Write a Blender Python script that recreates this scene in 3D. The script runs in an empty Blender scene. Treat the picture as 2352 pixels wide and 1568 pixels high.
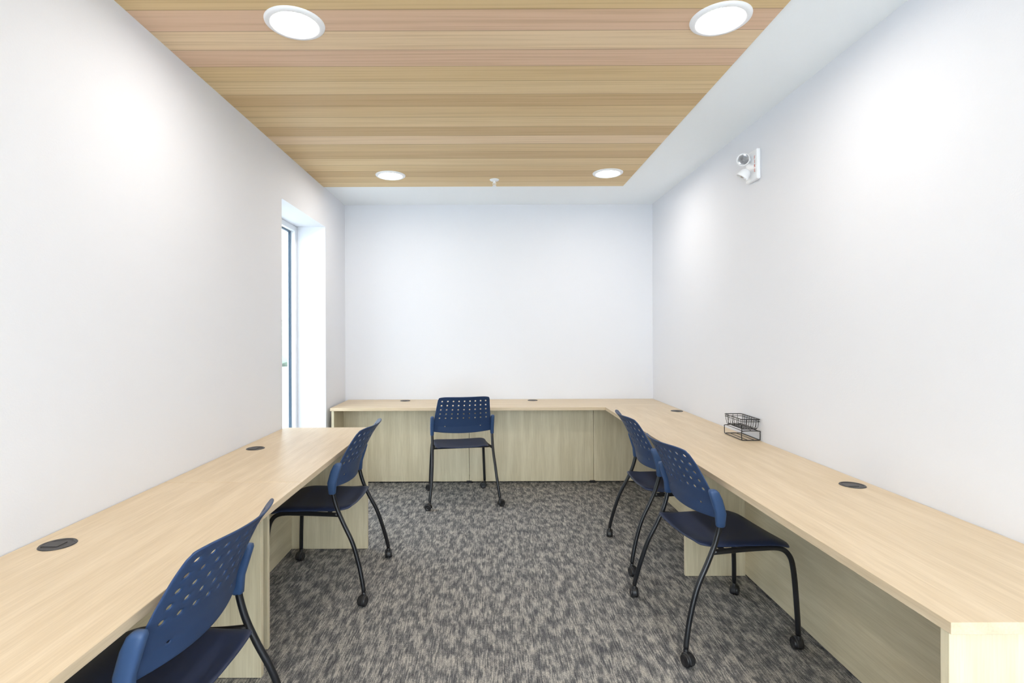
import bpy, bmesh, math, random
from mathutils import Vector, Matrix, Euler
random.seed(4)
S = bpy.context.scene
COL = S.collection
try:
    S.view_settings.view_transform = 'Standard'
    S.view_settings.look = 'None'
except Exception:
    pass
ZOOM = (1.0, 1176, 784)

# ------------------------------------------------------------ materials
def new_mat(name, color=(0.8, 0.8, 0.8), rough=0.5, metal=0.0, spec=0.5):
    m = bpy.data.materials.new(name)
    m.use_nodes = True
    nt = m.node_tree
    b = nt.nodes['Principled BSDF']
    b.inputs['Base Color'].default_value = (*color, 1)
    b.inputs['Roughness'].default_value = rough
    b.inputs['Metallic'].default_value = metal
    b.inputs['Specular IOR Level'].default_value = spec
    return m, nt, b

def N(nt, kind, **kw):
    n = nt.nodes.new(kind)
    for k, v in kw.items():
        setattr(n, k, v)
    return n

def mapping(nt, scale, loc=(0, 0, 0)):
    tc = N(nt, 'ShaderNodeTexCoord')
    mp = N(nt, 'ShaderNodeMapping')
    mp.inputs['Scale'].default_value = scale
    mp.inputs['Location'].default_value = loc
    nt.links.new(tc.outputs['Object'], mp.inputs['Vector'])
    return mp

def noise(nt, scale3, sc=1.0, detail=3, rough=0.5, loc=(0, 0, 0)):
    mp = mapping(nt, scale3, loc)
    n = N(nt, 'ShaderNodeTexNoise')
    n.inputs['Scale'].default_value = sc
    n.inputs['Detail'].default_value = detail
    n.inputs['Roughness'].default_value = rough
    nt.links.new(mp.outputs['Vector'], n.inputs['Vector'])
    return n

def ramp(nt, src, stops, interp='LINEAR'):
    r = N(nt, 'ShaderNodeValToRGB')
    r.color_ramp.interpolation = interp
    els = r.color_ramp.elements
    while len(els) < len(stops):
        els.new(0.5)
    for e, (p, c) in zip(els, stops):
        e.position = p
        e.color = (*c, 1) if len(c) == 3 else c
    nt.links.new(src, r.inputs['Fac'])
    return r

def mixc(nt, a, b, fac, mode='MIX'):
    m = N(nt, 'ShaderNodeMix', data_type='RGBA', blend_type=mode)
    for inp, v in ((m.inputs[0], fac), (m.inputs[6], a), (m.inputs[7], b)):
        if isinstance(v, (int, float)):
            inp.default_value = v
        elif isinstance(v, tuple):
            inp.default_value = (*v, 1)
        else:
            nt.links.new(v, inp)
    return m.outputs[2]

def bump(nt, b, h, strength, dist=0.002):
    bp = N(nt, 'ShaderNodeBump')
    bp.inputs['Strength'].default_value = strength
    bp.inputs['Distance'].default_value = dist
    nt.links.new(h, bp.inputs['Height'])
    nt.links.new(bp.outputs['Normal'], b.inputs['Normal'])

# painted wall
m_wall, nt, b = new_mat('painted_wall', (0.795, 0.805, 0.845), 0.65, spec=0.25)
n = noise(nt, (1, 1, 1), 160, 3)
bump(nt, b, n.outputs['Fac'], 0.25, 0.0015)
m_ceil, nt, b = new_mat('ceiling_paint', (0.93, 0.965, 0.99), 0.8, spec=0.2)
n = noise(nt, (1, 1, 1), 140, 3)
bump(nt, b, n.outputs['Fac'], 0.15, 0.001)
m_whiteplastic, nt, b = new_mat('white_plastic', (0.92, 0.93, 0.95), 0.35)
m_frame_white, nt, b = new_mat('window_vinyl', (0.85, 0.87, 0.9), 0.35)
m_gasket, nt, b = new_mat('window_gasket', (0.08, 0.13, 0.19), 0.5)

# laminate: grain along given axis
def laminate(name, c1, c2, axis):
    m, nt, b = new_mat(name, c1, 0.40, spec=0.4)
    s = [14.0, 14.0, 14.0]
    s[axis] = 1.1
    n1 = noise(nt, tuple(s), 1.6, 5, 0.6)
    s2 = [130.0, 130.0, 130.0]
    s2[axis] = 4.0
    n2 = noise(nt, tuple(s2), 1.5, 3, 0.6, (3, 1, 2))
    r1 = ramp(nt, n1.outputs['Fac'], [(0.3, c2), (0.5, tuple(0.5 * (x + y) for x, y in zip(c1, c2))), (0.62, c1)])
    r2 = ramp(nt, n2.outputs['Fac'], [(0.3, (0.84, 0.82, 0.78)), (0.6, (1, 1, 1))])
    nt.links.new(mixc(nt, r1.outputs['Color'], r2.outputs['Color'], 0.6, 'MULTIPLY'), b.inputs['Base Color'])
    return m
TC1, TC2 = (0.755, 0.615, 0.435), (0.67, 0.53, 0.355)
PC1, PC2 = (0.80, 0.71, 0.51), (0.69, 0.60, 0.41)
m_topY = laminate('maple_top_y', TC1, TC2, 1)
m_topX = laminate('maple_top_x', TC1, TC2, 0)
m_panY = laminate('maple_panel_y', PC1, PC2, 1)
m_panX = laminate('maple_panel_x', PC1, PC2, 2)
m_panZ = laminate('maple_panel_z', PC1, PC2, 2)

# wood plank ceiling: individual board tones, cycling every 20 boards
m_plank, nt, b = new_mat('cedar_planks', rough=0.5, spec=0.3)
PW = 0.148
tan, pink, peach, brown, ltan = (0.74, 0.545, 0.295), (0.77, 0.535, 0.37), (0.84, 0.64, 0.42), (0.65, 0.455, 0.235), (0.79, 0.60, 0.345)
boards = [ltan, peach, brown, tan, pink, peach, pink, tan, ltan, brown, tan, ltan, brown, peach, tan, brown, ltan, tan, brown, tan]
tc = N(nt, 'ShaderNodeTexCoord')
sep = N(nt, 'ShaderNodeSeparateXYZ')
nt.links.new(tc.outputs['Object'], sep.inputs[0])
def mth(op, a, v=None, c=None):
    m = N(nt, 'ShaderNodeMath', operation=op)
    nt.links.new(a, m.inputs[0])
    if v is not None: m.inputs[1].default_value = v
    return m.outputs[0]
pos = mth('ADD', mth('DIVIDE', sep.outputs['Y'], PW), 40.845)
fl = mth('FLOOR', pos)
fr = mth('FRACT', pos)
cyc = mth('DIVIDE', mth('ADD', mth('FLOORED_MODULO', mth('ADD', fl, -51.0), 20.0), 0.5), 20.0)
pc = ramp(nt, cyc, [(i / 20.0, boards[i]) for i in range(20)], 'CONSTANT')
comb = N(nt, 'ShaderNodeCombineXYZ')
nt.links.new(mth('MULTIPLY', sep.outputs['X'], 0.9), comb.inputs[0])
nt.links.new(mth('MULTIPLY', sep.outputs['Y'], 55), comb.inputs[1])
nt.links.new(mth('MULTIPLY', fl, 3.7), comb.inputs[2])
gn = N(nt, 'ShaderNodeTexNoise'); gn.inputs['Scale'].default_value = 1.3; gn.inputs['Detail'].default_value = 5
nt.links.new(comb.outputs[0], gn.inputs['Vector'])
gr = ramp(nt, gn.outputs['Fac'], [(0.28, (0.78, 0.73, 0.66)), (0.5, (0.95, 0.94, 0.91)), (0.7, (1.0, 1.0, 1.0))])
c = mixc(nt, pc.outputs['Color'], gr.outputs['Color'], 0.9, 'MULTIPLY')
gv = ramp(nt, fr, [(0.0, (0.42, 0.36, 0.3)), (0.022, (1, 1, 1)), (0.972, (1, 1, 1)), (1.0, (0.6, 0.55, 0.5))])
c = mixc(nt, c, gv.outputs['Color'], 1.0, 'MULTIPLY')
nt.links.new(c, b.inputs['Base Color'])

# carpet
m_carpet, nt, b = new_mat('loop_carpet', rough=0.95, spec=0.08)
blot = noise(nt, (26, 10, 1), 1.0, 5, 0.7)
streak = noise(nt, (170, 13, 1), 1.0, 3, 0.6)
fine = noise(nt, (330, 150, 1), 1.0, 2, 0.5)
bl = ramp(nt, blot.outputs['Fac'], [(0.42, (0.0, 0.0, 0.0)), (0.58, (1, 1, 1))])
st = ramp(nt, streak.outputs['Fac'], [(0.40, (0, 0, 0)), (0.60, (1, 1, 1))])
mixf = mixc(nt, bl.outputs['Color'], st.outputs['Color'], 0.5)
col = ramp(nt, mixf, [(0.05, (0.105, 0.108, 0.118)), (0.45, (0.225, 0.222, 0.222)), (0.95, (0.53, 0.50, 0.46))])
# tight loop ribs
ribm = mapping(nt, (1, 1, 1))
wv = N(nt, 'ShaderNodeTexWave', wave_type='BANDS', bands_direction='Y', wave_profile='SIN')
wv.inputs['Scale'].default_value = 42; wv.inputs['Distortion'].default_value = 1.5; wv.inputs['Detail'].default_value = 2
wv.inputs['Detail Scale'].default_value = 3
nt.links.new(ribm.outputs['Vector'], wv.inputs['Vector'])
rb = ramp(nt, wv.outputs['Fac'], [(0.0, (0.72, 0.72, 0.72)), (0.6, (1.08, 1.08, 1.08))])
fr2 = ramp(nt, fine.outputs['Fac'], [(0.3, (0.45, 0.45, 0.45)), (0.65, (1.3, 1.3, 1.3))])
c = mixc(nt, col.outputs['Color'], fr2.outputs['Color'], 0.75, 'MULTIPLY')
c = mixc(nt, c, rb.outputs['Color'], 0.8, 'MULTIPLY')
nt.links.new(c, b.inputs['Base Color'])
bump(nt, b, fine.outputs['Fac'], 0.6, 0.004)

def plastic(name, col, rough):
    m, nt, b = new_mat(name, col, rough, spec=0.4)
    n = noise(nt, (1, 1, 1), 500, 2)
    bump(nt, b, n.outputs['Fac'], 0.12, 0.0006)
    return m
m_blue = plastic('navy_plastic', (0.024, 0.052, 0.130), 0.42)
m_seat = plastic('navy_seat_plastic', (0.017, 0.028, 0.070), 0.45)
m_blue2 = plastic('blue_bracket_plastic', (0.038, 0.080, 0.185), 0.42)
m_black, _, _ = new_mat('black_steel', (0.010, 0.011, 0.014), 0.28)
m_wheel, _, _ = new_mat('black_caster_plastic', (0.014, 0.014, 0.016), 0.42)
m_grommet, _, _ = new_mat('charcoal_plastic', (0.045, 0.043, 0.045), 0.45)
m_chrome, _, _ = new_mat('chrome', (0.8, 0.8, 0.82), 0.12, metal=1.0)
m_bulb, _, _ = new_mat('bulb_holder', (0.1, 0.1, 0.12), 0.3)
m_red, _, _ = new_mat('red_ink', (0.62, 0.12, 0.08), 0.5)
m_clear, nt, b = new_mat('clear_lens', (0.9, 0.92, 0.95), 0.08)
b.inputs['Alpha'].default_value = 0.25

m_lens, nt, b = new_mat('light_lens', (0.9, 0.9, 0.88), 0.4)
b.inputs['Emission Color'].default_value = (1.0, 0.95, 0.885, 1)
b.inputs['Emission Strength'].default_value = 100

def glass(name, tint):
    m = bpy.data.materials.new(name); m.use_nodes = True
    nt = m.node_tree; nt.nodes.clear()
    o = N(nt, 'ShaderNodeOutputMaterial'); t = N(nt, 'ShaderNodeBsdfTransparent'); g = N(nt, 'ShaderNodeBsdfGlossy')
    t.inputs[0].default_value = (*tint, 1); g.inputs['Roughness'].default_value = 0.02
    mxs = N(nt, 'ShaderNodeMixShader'); mxs.inputs[0].default_value = 0.06
    nt.links.new(t.outputs[0], mxs.inputs[1]); nt.links.new(g.outputs[0], mxs.inputs[2]); nt.links.new(mxs.outputs[0], o.inputs[0])
    return m
# each pane box has two faces, so light is tinted twice
m_glass = glass('clear_glass', (0.97, 0.99, 0.99))
m_glass_tint = glass('dimming_glass', (0.66, 0.68, 0.685))  # grey tint added to dim the daylight from the side window

m_ground, nt, b = new_mat('pavement', (0.55, 0.56, 0.54), 0.9)
n = noise(nt, (1, 1, 1), 3, 4)
r = ramp(nt, n.outputs['Fac'], [(0.3, (0.72, 0.73, 0.72)), (0.7, (0.84, 0.85, 0.84))])  # ground tone kept pale to bounce daylight up to the ceiling
nt.links.new(r.outputs['Color'], b.inputs['Base Color'])
m_leaf, nt, b = new_mat('washed_out_leaves', (0.3, 0.42, 0.28), 0.8)
n = noise(nt, (1, 1, 1), 9, 4)
r = ramp(nt, n.outputs['Fac'], [(0.3, (0.4, 0.5, 0.4)), (0.7, (0.58, 0.66, 0.55))])  # greens paled so overexposed glare is part of the leaf colour
nt.links.new(r.outputs['Color'], b.inputs['Base Color'])

# ------------------------------------------------------------ mesh helpers
def finish(bm, name, mat, smooth=False, parent=None, loc=None):
    bmesh.ops.recalc_face_normals(bm, faces=bm.faces)
    me = bpy.data.meshes.new(name)
    bm.to_mesh(me); bm.free()
    for mm in (mat if isinstance(mat, (list, tuple)) else [mat]):
        me.materials.append(mm)
    if smooth:
        for p in me.polygons:
            p.use_smooth = True
    ob = bpy.data.objects.new(name, me)
    COL.objects.link(ob)
    if loc: ob.location = loc
    if parent: ob.parent = parent
    return ob

def add_box(bm, lo, hi, mi=0):
    vs = [bm.verts.new((x, y, z)) for x in (lo[0], hi[0]) for y in (lo[1], hi[1]) for z in (lo[2], hi[2])]
    for f in ((0, 1, 3, 2), (4, 6, 7, 5), (0, 4, 5, 1), (2, 3, 7, 6), (0, 2, 6, 4), (1, 5, 7, 3)):
        fc = bm.faces.new([vs[i] for i in f]); fc.material_index = mi
    return vs

def box_obj(name, boxes, mat, bevel=0.0, parent=None, loc=None, seg=2):
    bm = bmesh.new()
    for lo, hi in boxes:
        add_box(bm, lo, hi)
    ob = finish(bm, name, mat, False, parent, loc)
    if bevel:
        md = ob.modifiers.new('bevel', 'BEVEL'); md.width = bevel; md.segments = seg
        md.limit_method = 'ANGLE'
    return ob

def catmull(pts, n=6):
    P = [Vector(p) for p in pts]
    out = []
    for i in range(len(P) - 1):
        p0 = P[i - 1] if i > 0 else P[i] * 2 - P[i + 1]
        p1, p2 = P[i], P[i + 1]
        p3 = P[i + 2] if i + 2 < len(P) else P[i + 1] * 2 - P[i]
        for k in range(n):
            t = k / n
            out.append(0.5 * ((2 * p1) + (p2 - p0) * t + (2 * p0 - 5 * p1 + 4 * p2 - p3) * t * t + (3 * p1 - p0 - 3 * p2 + p3) * t ** 3))
    out.append(P[-1])
    return out

def add_tube(bm, pts, r, seg=10, closed=False):
    pts = [Vector(p) for p in pts]
    n = len(pts)
    rings = []
    prev = None
    for i in range(n):
        if closed:
            d = (pts[(i + 1) % n] - pts[i - 1]).normalized()
        else:
            d = (pts[min(i + 1, n - 1)] - pts[max(i - 1, 0)]).normalized()
        if prev is None:
            a = Vector((0, 0, 1)) if abs(d.z) < 0.9 else Vector((1, 0, 0))
            u = (a - d * a.dot(d)).normalized()
        else:
            u = (prev - d * prev.dot(d)).normalized()
        prev = u
        w = d.cross(u)
        rings.append([bm.verts.new(pts[i] + r * (math.cos(2 * math.pi * k / seg) * u + math.sin(2 * math.pi * k / seg) * w)) for k in range(seg)])
    m = n if closed else n - 1
    for i in range(m):
        A, B = rings[i], rings[(i + 1) % n]
        for k in range(seg):
            bm.faces.new((A[k], A[(k + 1) % seg], B[(k + 1) % seg], B[k]))
    if not closed:
        bm.faces.new(rings[0][::-1]); bm.faces.new(rings[-1])

def add_lathe(bm, prof, seg=32, M=Matrix.Identity(4), mi=0):
    """prof: list of (r,z). r=0 ends make poles."""
    rings = []
    for r, z in prof:
        if r < 1e-6:
            rings.append([bm.verts.new(M @ Vector((0, 0, z)))])
        else:
            rings.append([bm.verts.new(M @ Vector((r * math.cos(2 * math.pi * k / seg), r * math.sin(2 * math.pi * k / seg), z))) for k in range(seg)])
    for A, B in zip(rings[:-1], rings[1:]):
        for k in range(seg):
            k2 = (k + 1) % seg
            if len(A) == 1 and len(B) == 1: continue
            if len(A) == 1: f = bm.faces.new((A[0], B[k], B[k2]))
            elif len(B) == 1: f = bm.faces.new((A[k], B[0], A[k2]))
            else: f = bm.faces.new((A[k], B[k], B[k2], A[k2]))
            f.material_index = mi

def empty(name, loc, rotz=0, label='', cat='', group=None):
    e = bpy.data.objects.new(name, None)
    e.empty_display_size = 0.1
    e.location = loc; e.rotation_euler = (0, 0, rotz)
    COL.objects.link(e)
    if label: e['label'] = label
    if cat: e['category'] = cat
    if group: e['group'] = group
    return e

def copy_tree(src, loc, rotz, label=None):
    def cp(o, par):
        c = o.copy()
        COL.objects.link(c)
        if par is not None:
            c.parent = par
            c.matrix_parent_inverse = o.matrix_parent_inverse.copy()
        for ch in list(o.children):
            cp(ch, c)
        return c
    c = cp(src, None)
    c.location = loc; c.rotation_euler = (0, 0, rotz)
    if label: c['label'] = label
    return c

def structure(ob, label, cat):
    ob['kind'] = 'structure'; ob['label'] = label; ob['category'] = cat
    return ob

# ------------------------------------------------------------ dimensions
H = 2.69; XL = -1.435; XR = 1.635; YB = 5.28; YF = -1.7; CH = 1.395
WT = 0.33
wy0, wy1, wz0, wz1 = 3.67, 4.65, 0.30, 2.345

# ------------------------------------------------------------ shell
structure(box_obj('floor', [((XL - WT, YF - 0.2, -0.12), (XR + 0.2, YB + 0.2, 0))], m_carpet), 'grey mottled loop-pile carpet tile floor', 'floor')
structure(box_obj('ceiling', [((XL - WT, YF - 0.2, H), (XR + 0.2, YB + 0.2, H + 0.15))], m_ceil), 'smooth white painted drywall ceiling border', 'ceiling')
structure(box_obj('ceiling', [((XL, YF, H - 0.007), (1.172, 4.605, H))], m_plank), 'inset of warm cedar planks running across the ceiling', 'wood ceiling')
structure(box_obj('wall_left', [((XL - WT, YF - 0.2, 0), (XL, wy0, H)), ((XL - WT, wy1, 0), (XL, YB + 0.2, H)),
                                ((XL - WT, wy0, 0), (XL, wy1, wz0)), ((XL - WT, wy0, wz1), (XL, wy1, H))], m_wall),
          'white painted wall with a tall narrow window opening', 'wall')
structure(box_obj('wall_right', [((XR, YF - 0.2, 0), (XR + 0.2, YB + 0.2, H))], m_wall), 'plain white painted wall behind the long desk', 'wall')
structure(box_obj('wall_back', [((XL, YB, 0), (XR, YB + 0.2, H))], m_wall), 'plain white painted end wall', 'wall')
# unseen front behind the camera, its wide opening added to let daylight in
structure(box_obj('wall_front', [((XL, YF - 0.2, 0), (XL + 0.08, YF, H)), ((XR - 0.08, YF - 0.2, 0), (XR, YF, H)),
                                 ((XL + 0.08, YF - 0.2, 0), (XR - 0.08, YF, 0.1)), ((XL + 0.08, YF - 0.2, H - 0.1), (XR - 0.08, YF, H))], m_wall),
          'unseen white wall around a wide opening added for daylight', 'wall')

def window(name, x0, x1, y0, y1, z0, z1, fw, mull, label):
    """frame in the YZ plane (x thin) or XZ plane (y thin)"""
    root = empty(name, ((x0 + x1) / 2, (y0 + y1) / 2, z0))
    root['kind'] = 'structure'; root['label'] = label; root['category'] = 'window'
    ox, oy, oz = root.location
    def L(a, b2): return (tuple(p - q for p, q in zip(a, (ox, oy, oz))), tuple(p - q for p, q in zip(b2, (ox, oy, oz))))
    boxes = []
    if x1 - x0 < y1 - y0:
        boxes += [L((x0, y0, z0), (x1, y0 + fw, z1)), L((x0, y1 - fw, z0), (x1, y1, z1)),
                  L((x0, y0 + fw, z0), (x1, y1 - fw, z0 + fw)), L((x0, y0 + fw, z1 - fw), (x1, y1 - fw, z1))]
        box_obj('window_frame', boxes, m_frame_white, 0.003, root)
        gk = 0.010
        a, b2 = y0 + fw, y1 - fw; c0, c1 = z0 + fw, z1 - fw
        xm0, xm1 = x0 + 0.014, x1 - 0.036
        box_obj('gasket', [L((xm0, a, c0), (xm1, a + gk, c1)), L((xm0, b2 - gk, c0), (xm1, b2, c1)),
                           L((xm0, a + gk, c0), (xm1, b2 - gk, c0 + gk)), L((xm0, a + gk, c1 - gk), (xm1, b2 - gk, c1))], m_gasket, 0, root)
        xm = (xm0 + xm1) / 2
        box_obj('glass_pane', [L((xm - 0.003, a + gk, c0 + gk), (xm + 0.003, b2 - gk, c1 - gk))], m_glass_tint, 0, root)
    else:
        xs = [x0 + (x1 - x0) * i / mull for i in range(mull + 1)]
        boxes = [L((x0, y0, z0), (x1, y1, z0 + fw)), L((x0, y0, z1 - fw), (x1, y1, z1))]
        for i, x in enumerate(xs):
            lo = x0 if i == 0 else (x1 - fw if i == mull else x - fw / 2)
            boxes.append(L((lo, y0, z0 + fw), (lo + fw, y1, z1 - fw)))
        box_obj('window_frame', boxes, m_frame_white, 0.003, root)
        ym = (y0 + y1) / 2
        for i in range(mull):
            lo = xs[i] + (fw if i == 0 else fw / 2); hi = xs[i + 1] - (fw if i == mull - 1 else fw / 2)
            box_obj('glass_pane', [L((lo, ym - 0.003, z0 + fw), (hi, ym + 0.003, z1 - fw))], m_glass, 0, root)
    return root
window('window_1', -1.755, -1.685, wy0, wy1, wz0, wz1, 0.045, 1, 'tall narrow white framed window in a deep reveal')
window('added_rear_window', XL + 0.08, XR - 0.08, YF - 0.13, YF - 0.06, 0.1, H - 0.1, 0.06, 3, 'unseen white framed glazing added to let in daylight')  # unseen glazing, added so sky light enters from behind the camera

# outdoors
g = box_obj('ground', [((-60, -40, -0.5), (60, 80, -0.3))], m_ground)
structure(g, 'pale grey paved ground outside the window', 'ground')
bm = bmesh.new()
for i in range(16):
    p = Vector((-13.5 + random.uniform(-0.5, 0.5) + i * 0.35, 26 + i * 0.7, 0.9))
    M = Matrix.Translation(p) @ Matrix.Diagonal((1.6, 1.3, 1.3 + random.uniform(-.2, .3), 1))
    res = bmesh.ops.create_icosphere(bm, subdivisions=3, radius=1, matrix=M)
    for v in res['verts']:
        v.co += Vector((random.uniform(-.08, .08), random.uniform(-.08, .08), random.uniform(-.08, .08)))
hd = finish(bm, 'hedge', m_leaf)
hd['label'] = 'leafy hedge outside the window in painted washed-out green'; hd['category'] = 'hedge'; hd['kind'] = 'stuff'

# ------------------------------------------------------------ recessed lights
def lathe_obj(name, prof, mat, parent=None, loc=None, seg=40, M=Matrix.Identity(4), smooth=True):
    bm = bmesh.new(); add_lathe(bm, prof, seg, M)
    ob = finish(bm, name, mat, smooth, parent, loc)
    return ob
ZW = H - 0.007
rl = empty('recessed_light', (-0.797, 2.185, ZW), 0, 'round recessed ceiling downlight with white trim, glowing', 'ceiling light', 'downlights in the plank ceiling')
lathe_obj('trim_ring', [(0.120, 0.0), (0.119, -0.004), (0.112, -0.009), (0.098, -0.011), (0.090, -0.008), (0.088, -0.001), (0.120, 0.0)], m_whiteplastic, rl, seg=56)
lathe_obj('light_lens', [(0.0, -0.0062), (0.060, -0.0058), (0.0885, -0.0045), (0.0885, -0.0015), (0.0, -0.0015)], m_lens, rl, seg=48)
for p in ((0.952, 2.165), (-0.790, 4.27), (0.955, 4.23), (-0.797, 0.15), (0.952, 0.15)):
    copy_tree(rl, (p[0], p[1], ZW), 0)

# sprinkler
sp = empty('fire_sprinkler', (0.05, 4.40, ZW), 0, 'small white pendent fire sprinkler under the plank ceiling', 'sprinkler')
lathe_obj('escutcheon', [(0, 0), (0.040, 0), (0.040, -0.003), (0.034, -0.009), (0.016, -0.012), (0, -0.012)], m_whiteplastic, sp, seg=32)
bm = bmesh.new()
add_lathe(bm, [(0, -0.011), (0.009, -0.011), (0.009, -0.024), (0.013, -0.024), (0.013, -0.029), (0, -0.029)], 16)
add_tube(bm, catmull([(0.010, 0, -0.027), (0.013, 0, -0.038), (0.004, 0, -0.052)], 5), 0.0022, 8)
add_tube(bm, catmull([(-0.010, 0, -0.027), (-0.013, 0, -0.038), (-0.004, 0, -0.052)], 5), 0.0022, 8)
add_tube(bm, [(0, 0, -0.027), (0, 0, -0.05)], 0.003, 8)
finish(bm, 'sprinkler_body', m_whiteplastic, False, sp)
lathe_obj('deflector', [(0, -0.050), (0.006, -0.050), (0.017, -0.053), (0.017, -0.055), (0, -0.055)], m_whiteplastic, sp, seg=20)

# ------------------------------------------------------------ emergency light
ex = empty('emergency_light', (XR, 3.225, 2.325), 0, 'white wall mounted emergency light with two lamp heads and red lettering', 'emergency light')
box_obj('housing', [((-0.026, -0.055, 0.0), (0, 0.085, 0.185))], m_whiteplastic, 0.009, ex, seg=3)
def head(c, d, fr=0.038):
    q = Vector(d).normalized().to_track_quat('Z', 'Y')
    M = Matrix.Translation(c) @ q.to_matrix().to_4x4()
    h = lathe_obj('lamp_head', [(0, -0.034), (0.016, -0.033), (0.028, -0.024), (0.034, -0.008), (fr, 0.016), (fr, 0.022), (fr - 0.004, 0.022), (fr - 0.006, 0.016)], m_whiteplastic, ex, seg=32, M=M)
    lathe_obj('reflector', [(0.0, -0.012), (0.012, -0.009), (0.025, 0.004), (fr - 0.006, 0.016)], m_chrome, h, seg=32, M=M)
    lathe_obj('bulb', [(0.0, 0.010), (0.006, 0.008), (0.008, 0.0), (0.006, -0.011), (0, -0.011)], m_bulb, h, seg=16, M=M)
    lathe_obj('lens', [(0.0, 0.026), (0.016, 0.025), (fr - 0.004, 0.021)], m_clear, h, seg=32, M=M)
    bm = bmesh.new()
    add_tube(bm, [(-0.020, c[1] + 0.004, c[2]), (c[0] + 0.018, c[1] + 0.002, c[2])], 0.013, 14)
    finish(bm, 'swivel_neck', m_whiteplastic, True, h)
head((-0.062, 0.030, 0.137), (-0.60, -0.75, -0.05))
head((-0.062, 0.030, 0.048), (-0.55, 0.25, -0.8))
cu = bpy.data.curves.new('lettering', 'FONT')
cu.body = 'F\nI\nR\nE'; cu.size = 0.028; cu.space_line = 0.92; cu.align_x = 'CENTER'; cu.extrude = 0.0004
tmp = bpy.data.objects.new('tmp_text', cu); COL.objects.link(tmp)
bpy.context.view_layer.update()
me = bpy.data.meshes.new_from_object(tmp.evaluated_get(bpy.context.evaluated_depsgraph_get()))
bpy.data.objects.remove(tmp)
me.materials.clear(); me.materials.append(m_red)
lt = bpy.data.objects.new('lettering', me); COL.objects.link(lt); lt.parent = ex
lt.rotation_euler = (math.radians(90), 0, math.radians(-90))
lt.location = (-0.0266, -0.030, 0.125)
lt['label'] = 'red vertical lettering FIRE'

# ------------------------------------------------------------ desks
ZT = 0.75; TT = 0.027
def desk_root(name, loc, label):
    return empty(name, loc, 0, label, 'desk')
def part(root, name, lo, hi, mat, bev=0.0015):
    o = root.location
    return box_obj(name, [((lo[0] - o.x, lo[1] - o.y, lo[2] - o.z), (hi[0] - o.x, hi[1] - o.y, hi[2] - o.z))], mat, bev, root)
def grommet(root, x, y, rot=0):
    o = root.location
    M = Matrix.Translation((x - o.x, y - o.y, ZT)) @ Matrix.Rotation(rot, 4, 'Z')
    bm = bmesh.new()
    add_lathe(bm, [(0.0, 0.0006), (0.040, 0.0006), (0.042, 0.003), (0.048, 0.003), (0.050, 0.0004)], 36, M)
    vs = add_box(bm, (-0.020, -0.014, 0.0004), (0.020, 0.038, 0.0026))
    for v in vs: v.co = M @ v.co
    ob = finish(bm, 'cable_grommet', m_grommet, False, root)
    ob['label'] = 'round charcoal plastic cable grommet'
PT = 0.024
zb = ZT - TT
LX = -0.825
# left far desk
d = desk_root('desk', ((XL + LX) / 2, 3.0, 0), 'light maple laminate desk ending beside the window')
part(d, 'desktop', (XL + 0.003, 2.327, zb), (LX, 3.697, ZT), m_topY, 0.002)
part(d, 'end_panel', (-1.29, 3.445, 0.003), (LX + 0.03, 3.445 + PT, zb), m_panZ)
part(d, 'end_panel', (-1.29, 2.345, 0.003), (-0.985, 2.345 + PT, zb), m_panZ)
part(d, 'modesty_panel', (-1.312, 2.345 + PT, 0.003), (-1.29, 3.445 + PT, zb), m_panY)
grommet(d, -1.333, 3.015, 1.57)
# left near desk
d = desk_root('desk', ((XL + LX) / 2, 1.3, 0), 'light maple laminate desk against the white wall')
part(d, 'desktop', (XL + 0.003, 0.50, zb), (LX, 2.325, ZT), m_topY, 0.002)
part(d, 'end_panel', (-1.29, 2.150, 0.003), (-0.93, 2.150 + PT, zb), m_panZ)
part(d, 'end_panel', (-1.29, 0.53, 0.003), (-0.93, 0.53 + PT, zb), m_panZ)
part(d, 'modesty_panel', (-1.312, 0.53, 0.003), (-1.29, 2.150 + PT, zb), m_panY)
grommet(d, -1.335, 1.635, 1.57)
# back desk
XF = 1.027
d = desk_root('desk', (-0.2, 4.97, 0), 'light maple laminate desk along the end wall with tall modesty panels')
part(d, 'desktop', (-1.405, 4.67, zb), (XR - 0.003, YB - 0.003, ZT), m_topX, 0.002)
part(d, 'end_panel', (-1.400, 4.69, 0.003), (-1.376, 5.24, zb), m_panZ)
part(d, 'modesty_panel', (-1.375, 4.985, 0.012), (-0.191, 5.005, zb), m_panX)
part(d, 'modesty_panel', (-0.188, 4.985, 0.012), (0.980, 5.005, zb), m_panX)
part(d, 'modesty_panel', (0.983, 4.985, 0.012), (1.60, 5.005, zb), m_panX)
part(d, 'foot_glide', (-0.215, 4.965, 0.0005), (-0.165, 5.0, 0.02), m_wheel)
part(d, 'foot_glide', (0.945, 4.965, 0.0005), (0.995, 5.0, 0.02), m_wheel)
grommet(d, -0.82, 5.17); grommet(d, 0.425, 5.17)
# right desk
d = desk_root('desk', (1.33, 3.1, 0), 'long light maple laminate desk running into the corner')
part(d, 'desktop', (XF, 1.178, zb), (XR - 0.003, 4.6695, ZT), m_topY, 0.0012)
part(d, 'end_panel', (XF + 0.006, 1.19, 0.003), (XR - 0.01, 1.19 + PT, zb), m_panZ)
part(d, 'support_panel', (1.125, 3.04, 0.003), (1.47, 3.04 + PT, zb), m_panZ)
part(d, 'modesty_panel', (1.47, 1.19 + PT, 0.012), (1.49, 3.062, zb), m_panY)
part(d, 'modesty_panel', (1.47, 3.066, 0.012), (1.49, 4.669, zb), m_panY)
grommet(d, 1.568, 4.42, 1.57); grommet(d, 1.541, 2.245, 1.57)

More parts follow.
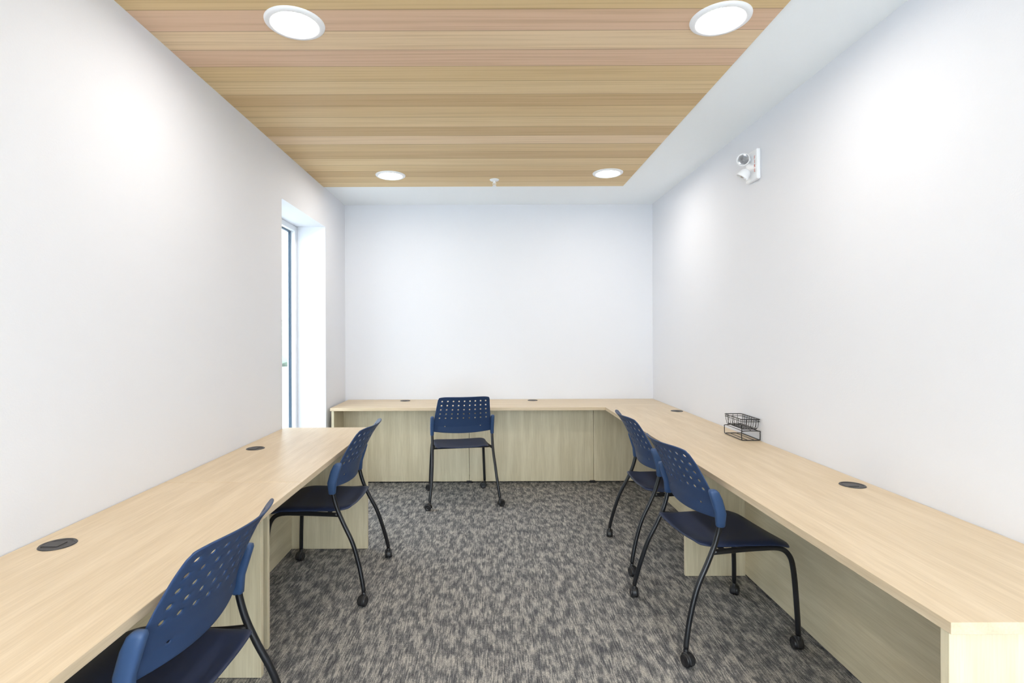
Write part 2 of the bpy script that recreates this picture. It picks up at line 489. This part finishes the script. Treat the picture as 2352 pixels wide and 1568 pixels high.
# ------------------------------------------------------------ chair
CR = (math.radians(-83.7))
ch = empty('office_chair', (1.06, 2.545, 0), CR, 'navy perforated plastic armless chair on black casters pushed to the desk', 'chair', 'rolling chairs at the desks')
BP = [(0.580, -0.110), (0.64, -0.120), (0.70, -0.142), (0.76, -0.170), (0.82, -0.202), (0.86, -0.228), (0.90, -0.262)]
def by(z):
    if z <= BP[0][0]: return BP[0][1]
    for (a, ya), (b_, yb_) in zip(BP[:-1], BP[1:]):
        if z <= b_: return ya + (yb_ - ya) * (z - a) / (b_ - a)
    return BP[-1][1]
def bw(z):
    if z > 0.70: return 0.236 - (z - 0.70) / 0.195 * 0.026
    return 0.240 - (z - 0.595) / 0.105 * 0.004
def bsurf(u, z):
    # u in -1..1
    zz = z
    if z > 0.70:
        zz = z - 0.013 * abs(u) ** 9 * (z - 0.70) / 0.195
    else:
        k = (0.70 - z) / 0.105
        zz = z + k * (0.010 * (1 - u * u) * -1 + 0.008)
    x = u * bw(z)
    if abs(u) > 0.98 and z > 0.885: x *= 0.98
    return Vector((x, by(zz) - 0.022 + 0.046 * u * u, zz))
bm = bmesh.new()
vd = {}
def gv_(u, z):
    k = (round(u, 4), round(z, 5))
    if k not in vd: vd[k] = bm.verts.new(bsurf(u, z))
    return vd[k]
NC, NR = 9, 5
us = [-1.0, -0.93] + [-0.93 + 1.86 * i / NC for i in range(1, NC)] + [0.93, 1.0]
zrows = [0.582, 0.602, 0.626, 0.650, 0.674, 0.692] + [0.692 + 0.0368 * i for i in range(1, NR + 1)] + [0.886, 0.895]
for j in range(len(zrows) - 1):
    z0, z1 = zrows[j], zrows[j + 1]; zm = (z0 + z1) / 2
    for i in range(len(us) - 1):
        u0, u1 = us[i], us[i + 1]; um = (u0 + u1) / 2
        hole = 5 <= j < 5 + NR and 1 <= i <= NC
        small = (j == 2 and i in (2, NC - 1))
        outer = [(u0, z0), (um, z0), (u1, z0), (u1, zm), (u1, z1), (um, z1), (u0, z1), (u0, zm)]
        ov = [gv_(*p) for p in outer]
        if hole or small:
            rr = 0.0060 if hole else 0.0038
            ru = rr / 0.235; rz = rr
            iv = []
            for k in range(8):
                a = math.radians(-135 + 45 * k)
                iv.append(bm.verts.new(bsurf(um + ru * math.cos(a), zm + rz * math.sin(a))))
            for k in range(8):
                bm.faces.new((ov[k], ov[(k + 1) % 8], iv[(k + 1) % 8], iv[k]))
        else:
            cv = gv_(um, zm)
            bm.faces.new((ov[0], ov[1], cv, ov[7])); bm.faces.new((ov[1], ov[2], ov[3], cv))
            bm.faces.new((cv, ov[3], ov[4], ov[5])); bm.faces.new((ov[7], cv, ov[5], ov[6]))
br = finish(bm, 'backrest', m_blue, True, ch)
md = br.modifiers.new('solid', 'SOLIDIFY'); md.thickness = 0.006; md.offset = 0
md = br.modifiers.new('sub', 'SUBSURF'); md.levels = 1; md.render_levels = 1
br['label'] = 'navy perforated curved backrest'
# brackets
for s in (-1, 1):
    bm = bmesh.new()
    secs = [(0.560, 0.010, 0.013), (0.566, 0.014, 0.019), (0.62, 0.0155, 0.024), (0.68, 0.0155, 0.025), (0.712, 0.015, 0.022), (0.722, 0.012, 0.016), (0.725, 0.005, 0.008)]
    rings = []
    for z, hx, hy in secs:
        cx, cy = s * 0.252, by(max(z, 0.6)) + 0.026 + (-0.004 if z < 0.6 else 0)
        rings.append([bm.verts.new((cx + hx * math.copysign(abs(math.cos(a)) ** 0.6, math.cos(a)), cy + hy * math.copysign(abs(math.sin(a)) ** 0.6, math.sin(a)), z))
                      for a in [2 * math.pi * (k + 0.5) / 16 for k in range(16)]])
    for A, B in zip(rings[:-1], rings[1:]):
        for k in range(16): bm.faces.new((A[k], A[(k + 1) % 16], B[(k + 1) % 16], B[k]))
    bm.faces.new(rings[0]); bm.faces.new(rings[-1])
    finish(bm, 'back_bracket', m_blue2, True, ch)
# seat
bm = bmesh.new()
NU, NV = 16, 16
gridv = []
for j in range(NV + 1):
    v = -1 + 2 * j / NV
    row = []
    for i in range(NU + 1):
        u = -1 + 2 * i / NU
        hw = 0.232 + 0.012 * v
        x = u * hw * (1 - 0.07 * abs(v) ** 7)
        y = 0.045 + 0.225 * v * (1 - 0.06 * abs(u) ** 7)
        z = 0.478 - 0.010 * (1 - u * u) * (1 - 0.3 * v) 
        z -= 0.022 * max(0, (v - 0.55) / 0.45) ** 2
        z += 0.010 * max(0, (-v - 0.6) / 0.4) ** 1.5
        z -= 0.012 * max(0, (abs(u) - 0.82) / 0.18) ** 2
        row.append(bm.verts.new((x, y, z)))
    gridv.append(row)
for j in range(NV):
    for i in range(NU):
        bm.faces.new((gridv[j][i], gridv[j][i + 1], gridv[j + 1][i + 1], gridv[j + 1][i]))
st_ = finish(bm, 'seat', m_seat, True, ch)
md = st_.modifiers.new('solid', 'SOLIDIFY'); md.thickness = 0.011; md.offset = -1
md = st_.modifiers.new('sub', 'SUBSURF'); md.levels = 1; md.render_levels = 1
# legs + casters
def caster_mesh():
    bm = bmesh.new()
    for s in (-1, 1):
        M = Matrix.Translation((s * 0.0035, -0.012, 0.0262)) @ Matrix.Rotation(math.radians(90 * s), 4, 'Y')
        add_lathe(bm, [(0, 0), (0.025, 0), (0.026, 0.003), (0.026, 0.013), (0.0235, 0.0165), (0.018, 0.0175), (0.014, 0.015), (0.006, 0.0155), (0, 0.017)], 28, M)
    # hood
    pts = [(0, -0.012 + 0.029 * math.cos(a), 0.0262 + 0.029 * math.sin(a)) for a in [math.radians(x) for x in range(-10, 191, 20)]]
    rings = []
    for p in pts:
        d = Vector((0, p[1] + 0.012, p[2] - 0.0262)).normalized()
        rings.append([bm.verts.new(Vector(p) + Vector((x, 0, 0)) + d * o) for x, o in ((-0.013, -0.001), (-0.009, 0.003), (0.009, 0.003), (0.013, -0.001), (0, -0.004))])
    for A, B in zip(rings[:-1], rings[1:]):
        for k in range(5): bm.faces.new((A[k], A[(k + 1) % 5], B[(k + 1) % 5], B[k]))
    bm.faces.new(rings[0]); bm.faces.new(rings[-1])
    add_lathe(bm, [(0, 0.040), (0.010, 0.040), (0.011, 0.062), (0.009, 0.066), (0.006, 0.067), (0.006, 0.074), (0, 0.074)], 16)
    bmesh.ops.recalc_face_normals(bm, faces=bm.faces)
    me = bpy.data.meshes.new('caster'); bm.to_mesh(me); bm.free()
    me.materials.append(m_wheel)
    for p in me.polygons: p.use_smooth = True
    try: me.set_sharp_from_angle(angle=math.radians(40))
    except Exception: pass
    return me
cm = caster_mesh()
for s in (-1, 1):
    for kind in ('rear', 'front'):
        if kind == 'rear':
            pts = [(s * 0.252, by(0.7) + 0.026, 0.70), (s * 0.252, -0.092, 0.60), (s * 0.251, -0.112, 0.50), (s * 0.253, -0.150, 0.41),
                   (s * 0.259, -0.200, 0.31), (s * 0.268, -0.236, 0.20), (s * 0.278, -0.256, 0.12), (s * 0.284, -0.266, 0.070)]
            end = (s * 0.284, -0.266, 0)
        else:
            pts = [(s * 0.249, -0.122, 0.452), (s * 0.235, -0.03, 0.450), (s * 0.228, 0.10, 0.450), (s * 0.229, 0.195, 0.446),
                   (s * 0.232, 0.240, 0.415), (s * 0.236, 0.258, 0.35), (s * 0.243, 0.268, 0.20), (s * 0.248, 0.272, 0.070)]
            end = (s * 0.248, 0.272, 0)
        bm = bmesh.new(); add_tube(bm, catmull(pts, 6), 0.0115, 14)
        leg = finish(bm, 'leg', m_black, True, ch)
        c = bpy.data.objects.new('caster', cm); COL.objects.link(c)
        c.parent = leg; c.location = end; c.rotation_euler = (0, 0, random.uniform(-2.5, 2.5))
bm = bmesh.new(); add_tube(bm, [(-0.228, 0.13, 0.448), (0.228, 0.13, 0.448)], 0.009, 10); finish(bm, 'crossbar', m_black, True, ch)
bm = bmesh.new(); add_tube(bm, [(-0.24, -0.06, 0.448), (0.24, -0.06, 0.448)], 0.009, 10); finish(bm, 'crossbar', m_black, True, ch)
copy_tree(ch, (1.09, 3.35, 0), math.radians(-90), 'navy perforated plastic armless chair standing behind another at the long desk')
copy_tree(ch, (-0.241, 4.51, 0), math.radians(10), 'navy perforated plastic armless chair facing the end wall desk')
copy_tree(ch, (-0.908, 3.03, 0), math.radians(88), 'navy perforated plastic armless chair tucked under the desk by the window')
copy_tree(ch, (-0.915, 1.46, 0), math.radians(88), 'navy perforated plastic armless chair tucked close under the near desk')

# ------------------------------------------------------------ wire basket
wb = empty('wire_basket', (1.575, 3.30, ZT), 0, 'small black wire basket on a wire stand against the wall', 'basket')
hx, hy = 0.055, 0.12
def rect(hx, hy, z, cx=0, cy=0, r=0.012):
    out = []
    for sx, sy, a0 in ((1, 1, 0), (-1, 1, 90), (-1, -1, 180), (1, -1, 270)):
        for k in range(5):
            a = math.radians(a0 + 22.5 * k)
            out.append((cx + sx * (hx - r) + r * math.cos(a), cy + sy * (hy - r) + r * math.sin(a), z))
    return out
bm = bmesh.new()
zt, zl = 0.128, 0.068
add_tube(bm, rect(hx, hy, zt), 0.0028, 8, True)
add_tube(bm, rect(hx, hy, zt - 0.013), 0.0018, 6, True)
add_tube(bm, rect(hx - 0.012, hy - 0.014, zl), 0.0018, 6, True)
for i in range(8):
    y = -hy + 0.02 + (2 * hy - 0.04) * i / 7
    y2 = y * 0.9
    add_tube(bm, catmull([(-hx, y, zt), (-hx + 0.004, y, zl + 0.02), (-hx + 0.014, y2, zl), (hx - 0.014, y2, zl), (hx - 0.004, y, zl + 0.02), (hx, y, zt)], 4), 0.0015, 6)
for i in range(3):
    x = -hx + 0.025 + (2 * hx - 0.05) * i / 2
    add_tube(bm, catmull([(x, -hy, zt), (x, -hy + 0.005, zl + 0.02), (x, -hy + 0.016, zl), (x, hy - 0.016, zl), (x, hy - 0.005, zl + 0.02), (x, hy, zt)], 4), 0.0015, 6)
finish(bm, 'basket', m_black, True, wb)
bm = bmesh.new()
add_tube(bm, rect(hx, hy, 0.004), 0.0026, 8, True)
for sy in (-1, 1):
    y = sy * (hy - 0.004)
    add_tube(bm, catmull([(-hx, y, 0.004), (-hx - 0.001, y, 0.045), (-hx + 0.008, y, 0.058), (hx - 0.008, y, 0.058), (hx, y, 0.045), (hx, y, 0.004)], 5), 0.0026, 8)
    add_tube(bm, [(0, y, 0.058), (0, sy * (hy - 0.018), 0.066)], 0.002, 6)
for sx in (-0.02, 0.02):
    add_tube(bm, [(sx, -hy, 0.004), (sx, hy, 0.004)], 0.0018, 6)
add_tube(bm, [(-hx + 0.008, -hy, 0.058), (-hx + 0.008, hy, 0.058)], 0.002, 6)
add_tube(bm, [(hx - 0.008, -hy, 0.058), (hx - 0.008, hy, 0.058)], 0.002, 6)
finish(bm, 'stand', m_black, True, wb)

# ------------------------------------------------------------ world
w = bpy.data.worlds.new('world'); S.world = w; w.use_nodes = True
bg = w.node_tree.nodes['Background']
bg.inputs['Color'].default_value = (0.84, 0.92, 1.0, 1)
bg.inputs['Strength'].default_value = 9.0

# ------------------------------------------------------------ camera
cam = bpy.data.cameras.new('camera')
cam.sensor_fit = 'HORIZONTAL'; cam.sensor_width = 36
K, ccx, ccy = ZOOM
cam.lens = 1215 / 2352 * 36 * K
cam.shift_x = (ccx - 1123) / 2352 * K
cam.shift_y = (768 - ccy) / 2352 * K
cam.clip_start = 0.02
co = bpy.data.objects.new('camera', cam); COL.objects.link(co)
R = Matrix.Rotation(math.radians(90), 4, 'X') @ Matrix.Rotation(math.radians(-0.2), 4, 'Z')
co.matrix_world = Matrix.Translation((0, 0, CH)) @ R
S.camera = co
